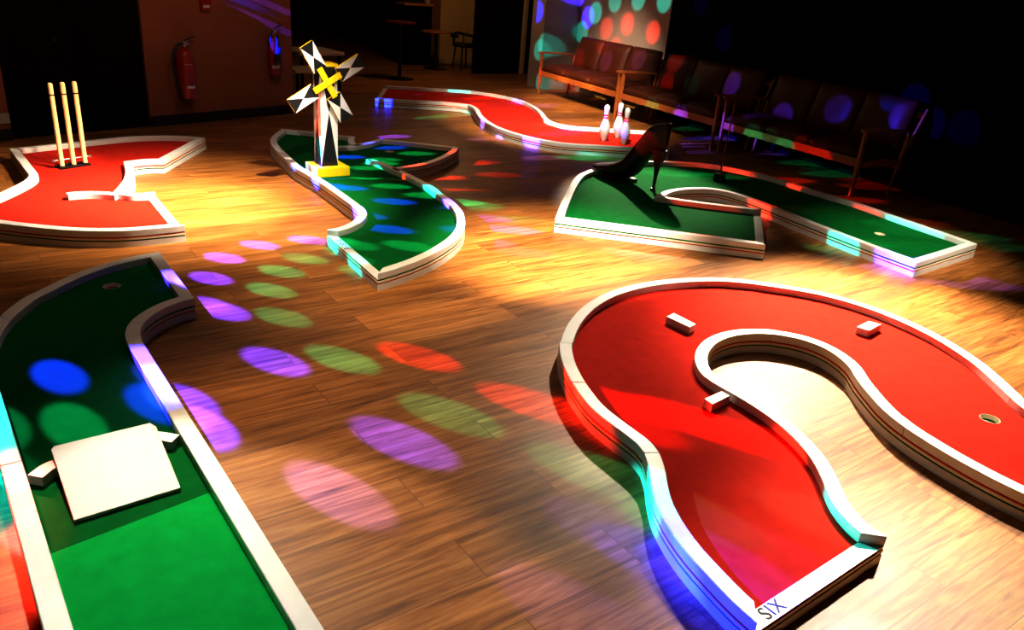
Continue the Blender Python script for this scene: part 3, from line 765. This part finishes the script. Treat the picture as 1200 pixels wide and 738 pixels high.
for a in (.25, 1.1, 2.04, 2.9): MB().tube([(.20 * math.cos(a), .20 * math.sin(a), .42), (.24 * math.cos(a), .24 * math.sin(a), .61)], .012, 8).build('back_spindle', M['black'], r)
for a in (.8, 2.35, 3.93, 5.5): MB().tube([(.16 * math.cos(a), .16 * math.sin(a), .41), (.21 * math.cos(a), .21 * math.sin(a), 0)], [.018, .013], 8).build('leg', M['black'], r)
r = empty('side_board', (7.44, 13.5, 0)); tag(r, 'dark sideboard with a lit golden top left of the brown column', 'sideboard')
MB().box((0, 0, 1.045), (.60, .36, .035), bev=.005).build('top', M['table_wood'], r)
MB().box((0, .01, .53), (.56, .32, .99), bev=.004).build('cabinet', M['door_dark'], r)
for x in (-.14, .14):
    d = MB().box((x, -.155, .56), (.265, .016, .86), bev=.004).build('door', M['door_dark'], r)
    MB().tube([(x * .3, -.165, .62), (x * .3, -.185, .62)], .010, 10).build('knob', M['dark_metal'], d)
for (x, y, w, d, z), lab in (((4.02, 9.98, .62, .62, .60), 'square pale table just behind the end of the brown wall, upper one'),
                             ((3.72, 9.42, .46, .40, .45), 'lower pale stool just behind the end of the brown wall')):
    r = empty('low_table', (x, y, 0), .1); tag(r, lab, 'table')
    MB().box((0, 0, z - .02), (w, d, .04), bev=.006).build('table_top', M['pale_wood'], r)
    for sx in (-1, 1):
        for sy in (-1, 1): MB().tube([(sx * (w / 2 - .05), sy * (d / 2 - .05), 0), (sx * (w / 2 - .05), sy * (d / 2 - .05), z - .03)], .02, 8).build('leg', M['door_dark'], r)

BEAMS = [
 (1.01,3.72,0.00,'V',1.1), (1.08,4.19,0.00,'V',1.0), (1.24,4.48,0.00,'V',1), (1.50,4.63,0.00,'V',1),
 (1.04,3.09,0.00,'V',1.1), (1.23,2.25,0.00,'V',1.1), (0.89,2.07,0.00,'W',1.0), (0.61,2.71,0.00,'V',0.9),
 (1.81,4.61,0.00,'V',1), (3.19,4.30,0.00,'V',0.9), (2.98,3.87,0.00,'P',0.7), (1.26,1.18,0.00,'V',0.22),
 (1.60,1.39,0.00,'V',0.25), (1.65,1.19,0.00,'B',0.7), (3.91,7.47,0.00,'V',1.2), (5.41,7.64,0.00,'P',0.6),
 (4.85,7.12,0.00,'P',0.5), (4.93,6.16,0.00,'P',0.5), (1.46,4.14,0.00,'G',0.9), (1.31,3.89,0.00,'G',0.9),
 (1.24,3.53,0.00,'G',0.8), (1.66,4.29,0.00,'G',0.8), (1.31,2.98,0.00,'G',0.9), (1.49,2.34,0.00,'G',0.9),
 (1.76,1.72,0.00,'G',0.8), (4.89,8.40,0.00,'G',0.8), (3.41,4.48,0.00,'G',0.9), (3.25,4.88,0.00,'G',0.7),
 (1.63,2.85,0.00,'R',1.1), (1.85,2.25,0.00,'R',1.2), (3.52,5.76,0.00,'R',0.9), (4.04,5.70,0.00,'R',0.5),
 (4.14,6.19,0.00,'R',0.5), (-0.10,2.13,0.00,'R',0.5), (3.47,5.36,0.00,'R',0.5), (7.86,6.47,0.00,'B',0.9),
 (6.72,5.97,0.00,'V',0.5), (6.43,4.68,0.00,'R',0.4), (0.22,3.22,0.07,'B',1.3), (0.50,2.84,0.07,'B',1.3),
 (0.21,2.81,0.07,'G',1.0), (-0.01,2.91,0.07,'G',0.7), (0.05,2.37,0.07,'R',0.6), (2.48,5.48,0.07,'B',1.2),
 (2.63,5.03,0.07,'B',1.2), (2.29,4.45,0.07,'B',1.2), (2.92,6.45,0.07,'B',1.2), (3.45,6.71,0.07,'B',1.2),
 (2.81,5.43,0.07,'G',1), (2.93,5.10,0.07,'G',1), (2.25,4.10,0.07,'G',1), (1.95,4.25,0.07,'G',0.8),
 (2.88,6.03,0.07,'G',1), (3.58,6.42,0.07,'G',1), (3.17,6.28,0.07,'G',0.9), (2.25,1.79,0.07,'R',1.2),
 (2.36,1.59,0.07,'R',1.2), (5.67,6.89,0.07,'V',0.8), (5.58,5.02,0.07,'G',1.2), (5.82,4.81,0.07,'G',1.0),
 (4.01,4.32,0.07,'R',0.25), (1.85,1.11,0.07,'V',0.2), (5.77,2.62,0.07,'G',0.35), (4.62,9.19,0.09,'B',1.2),
 (5.81,10.01,0.09,'B',1.2), (6.11,9.75,0.09,'G',1.2), (5.06,8.50,0.09,'G',1.1), (6.15,9.30,0.09,'R',1),
 (6.53,9.33,0.09,'R',0.9), (5.60,8.81,0.09,'R',1), (6.63,8.88,0.09,'V',0.9), (5.96,7.42,0.09,'G',1.1),
 (6.00,7.04,0.09,'V',0.9), (5.10,6.13,0.09,'G',1.3), (5.25,6.01,0.09,'G',1.0), (5.09,6.61,0.09,'V',0.8),
 (6.13,5.14,0.09,'R',0.7), (6.37,4.78,0.09,'R',1.1), (6.35,4.08,0.09,'R',1.1), (5.42,3.85,0.09,'R',1.1),
 (6.16,3.44,0.09,'R',0.6), (6.21,3.04,0.09,'G',1.1), (6.14,2.83,0.09,'G',0.9), (5.13,3.07,0.09,'G',1.1),
 (5.12,2.61,0.09,'V',1.2), (5.13,2.46,0.09,'V',1.0), (4.25,3.50,0.09,'R',0.8), (4.93,4.02,0.09,'R',0.7),
 (1.75,1.46,0.09,'G',1.3), (1.65,1.26,0.09,'B',1.3), (1.59,1.06,0.09,'B',1.1), (2.01,2.13,0.09,'R',1.0),
 (1.95,1.96,0.09,'R',1.0), (2.23,1.02,0.09,'G',1.0), (2.38,6.07,0.09,'B',1.2), (2.34,5.62,0.09,'B',1.1),
 (3.18,5.02,0.09,'G',0.9), (3.09,5.13,0.09,'G',1.1), (3.03,4.70,0.09,'V',0.9), (2.74,4.26,0.09,'V',0.7),
 (3.05,6.16,0.09,'G',1.1), (1.85,4.41,0.09,'G',0.9), (1.79,4.07,0.09,'G',0.6), (2.25,4.80,0.09,'V',0.9),
 (3.54,7.01,0.09,'V',0.8), (3.87,6.22,0.09,'R',0.6), (3.27,5.87,0.09,'R',0.9), (-0.01,2.60,0.09,'G',0.3),
 (0.00,2.36,0.09,'R',1.0), (0.90,3.96,0.09,'V',0.7), (0.56,3.07,0.09,'V',0.9), (0.56,2.87,0.09,'V',0.9),
 (8.45,8.97,1.14,'R',1.3), (8.36,8.34,1.08,'R',1.3), (8.52,9.49,1.03,'R',1.1), (8.57,9.84,1.23,'G',1.1),
 (8.50,9.35,1.43,'G',1), (8.42,8.78,1.49,'G',1), (8.34,8.19,1.50,'G',1), (8.40,8.65,1.64,'G',1),
 (8.62,10.17,0.92,'G',0.9), (8.60,10.04,1.15,'V',0.7), (8.65,10.36,1.46,'V',1), (8.14,9.66,0.57,'R',1.2),
 (8.07,9.13,0.86,'R',1.0), (8.04,8.92,0.63,'W',0.9), (7.93,8.17,0.75,'W',0.8), (7.82,7.42,0.82,'R',1.0),
 (7.83,7.45,0.52,'R',1.1), (7.76,6.97,0.60,'G',0.4), (7.67,6.30,0.69,'V',1.0), (7.54,5.39,0.47,'V',0.7),
 (7.44,4.73,0.68,'V',0.3), (7.33,3.98,0.75,'V',0.6), (7.69,10.04,0.25,'R',1.0), (7.58,9.23,0.34,'Y',0.9),
 (7.27,7.09,0.28,'G',1.0), (7.19,6.53,0.27,'V',1.0), (7.02,5.32,0.27,'G',1.1), (6.95,4.85,0.23,'G',1.0),
 (7.08,5.76,0.31,'V',0.8), (6.89,4.38,0.23,'R',0.6), (7.48,8.54,0.34,'Y',0.9), (6.99,5.08,0.29,'G',0.4),
 (6.92,4.62,0.30,'R',0.5), (7.71,4.05,0.85,'B',0.6), (8.11,6.84,1.14,'B',0.25), (7.63,3.48,0.70,'B',0.3),
 (8.18,7.36,1.53,'B',0.2), (8.03,10.63,1.17,'B',1.2), (7.99,10.35,0.72,'G',0.8), (7.99,10.32,0.14,'G',0.9),
 (8.01,10.47,0.61,'G',0.8), (3.15,8.89,1.16,'V',1.0), (3.22,8.91,0.93,'V',1.0), (4.86,4.63,0.42,'R',1.3),
 (2.40,5.93,0.45,'R',1.2), (2.44,5.90,0.28,'G',1.2), (2.37,5.90,0.14,'V',1.2), (5.93,6.42,0.32,'V',1.0),
 (6.20,6.50,0.30,'P',0.8),
]
EXPO = .7
GAMMA = .74
DISCO_W = 6000
KEYS = [
 ((2.5, 4.5, 2.65), (1.18, 5.68, 0), 1700, 36, 1, (1, .90, .72)),
 ((2.5, 4.5, 2.65), (1.45, 5.6, 0), 1000, 58, 1, (1, .90, .72)),     # cricket course
 ((2.3, 2.7, 2.7), (3.2, 3.75, 0), 1750, 40, 1, (1, .90, .72)),        # middle of the floor and front of the shoe course
 ((7.0, 7.3, 2.6), (4.9, 4.6, 0), 1700, 23, .8, (1, .90, .72)),          # behind the shoe
 ((5.4, 3.8, 2.7), (4.05, 1.9, 0), 2600, 46, 1, (1, .89, .70)),       # SIX course
 ((5.0, 4.6, 2.7), (2.75, 2.35, 0), 520, 40, 1, (1, .90, .72)),        # spot added to lift the far left of the SIX bend
 ((5.0, 2.6, 2.7), (2.1, 1.0, 0), 90, 46, 1, (1, .95, .82)),         # SIX course near end
 ((4.5, 1.8, 2.7), (2.15, .62, 0), 900, 28, 1, (1, .98, .90)),         # floor beside the SIX end
 ((.60, 4.1, 2.7), (.35, 1.50, 0), 400, 31, .35, (1, .94, .80)),        # near end of the left green course
 ((4.5, 5.1, 2.7), (6.2, 7.6, 0), 1900, 46, 1, (1, .89, .72)),         # pins
 ((1.6, 2.9, 2.7), (1.9, 3.75, 0), 260, 44, 1, (1, .86, .62)),         # windmill course
 ((1.0, 3.2, 2.75), (.85, 2.5, 0), 150, 40, 1, (1, .78, .48)),         # fill spot added over the open floor
 ((1.5, 3.4, 2.3), (2.5, 5.9, .55), 110, 19, .8, (1, .95, .88)),         # front spot added to brighten the windmill itself
 ((4.5, 1.3, 2.7), (5.75, 2.75, 0), 620, 30, 1, (1, .90, .72)),       # extra spot put in for the far end of the shoe course
 ((2.0, 4.6, 2.3), (.80, 6.69, .42), 300, 15, .6, (1, .84, .58)),       # narrow spot added to brighten the stumps
 ((5.6, 8.6, 2.6), (8.0, 9.0, .3), 560, 46, .9, (1, .74, .52)),         # warm spot added to bring up the far settee
]
FILLS = [((.6, 4.6, 2.75), 28, (1, .76, .58)), ((2.4, 6.4, 2.7), 26, (1, .66, .45)), ((6.6, 10.9, 2.6), 50, (1, .60, .32)), ((3.2, 3.0, 2.75), 9, (1, .76, .56)), ((4.5, 7.2, 2.75), 8, (1, .70, .50))]  # unseen point lights added as broad fill for rails and walls
# ------------------------------------------------------------------ lamps
def aim(o, tgt): o.rotation_euler = (Vector(tgt) - o.location).to_track_quat('-Z', 'Y').to_euler()
def spot(name, pos, tgt, watts, deg, blend, color, rad=.06):
    L = bpy.data.lights.new(name, 'SPOT'); L.energy = watts; L.spot_size = math.radians(deg); L.spot_blend = blend
    L.color = color; L.shadow_soft_size = rad
    o = bpy.data.objects.new(name, L); COL.objects.link(o); o.location = pos; aim(o, tgt); return o
DISCO = (-.75, 7.45, 2.5)
HUE = {'V': (.055, .03, 1), 'B': (.01, .022, 1), 'G': (.002, .85, .72), 'R': (1, .04, .015), 'W': (.20, .16, 1), 'P': (.22, .16, 1), 'Y': (1, .55, .08)}
GAIN = {'V': 3.9, 'B': 3.8, 'G': .62, 'R': .6, 'W': 2.0, 'P': 1.6, 'Y': .5}
for x, y, z, c, k in BEAMS:
    near = y > 8.5 and x < 4          # the beams that graze the brown wall are narrow ones
    spot('disco_beam', DISCO, (x, y, z), DISCO_W * k * GAIN[c], 1.0 if near else 2.15, .42, HUE[c], .012)
WARM = (1, .80, .54); NEUT = (1, .90, .72)
for i, (pos, tgt, w, deg, bl, col) in enumerate(KEYS):
    spot('stage_or_fill_spot', pos, tgt, w, deg, bl, col, .05)  # lamps of the light pools, plus the spots added as fill
def lamp(name, pos, w, col, rad=.25):
    L = bpy.data.lights.new(name, 'POINT'); L.energy = w; L.color = col; L.shadow_soft_size = rad
    o = bpy.data.objects.new(name, L); COL.objects.link(o); o.location = pos; return o
for pos, w, col in FILLS: lamp('added_fill', pos, w, col)
W = bpy.data.worlds.new('dark_room'); SC.world = W; W.use_nodes = True
W.node_tree.nodes['Background'].inputs[0].default_value = (.5, .42, .5, 1); W.node_tree.nodes['Background'].inputs[1].default_value = .002

# ------------------------------------------------------------------ camera
cd = bpy.data.cameras.new('camera'); cam = bpy.data.objects.new('camera', cd); COL.objects.link(cam); SC.camera = cam
cd.sensor_width = 36; cd.lens = 36 * 918.85 / 1200; cd.clip_start = .05; cd.clip_end = 100
p, ro, y = (math.radians(a) for a in (23.3046, 4.8168, 37.189))
fw = Vector((math.sin(y) * math.cos(p), math.cos(y) * math.cos(p), -math.sin(p))); rt = Vector((math.cos(y), -math.sin(y), 0)); up = rt.cross(fw)
R_ = rt * math.cos(ro) + up * math.sin(ro); U_ = up * math.cos(ro) - rt * math.sin(ro)
cam.matrix_world = Matrix(((R_.x, U_.x, -fw.x, 0), (R_.y, U_.y, -fw.y, 0), (R_.z, U_.z, -fw.z, 1.65), (0, 0, 0, 1)))

SC.view_settings.view_transform = 'Standard'; SC.view_settings.look = 'None'
SC.view_settings.exposure = EXPO; SC.view_settings.gamma = GAMMA
SC.cycles.use_denoising = True
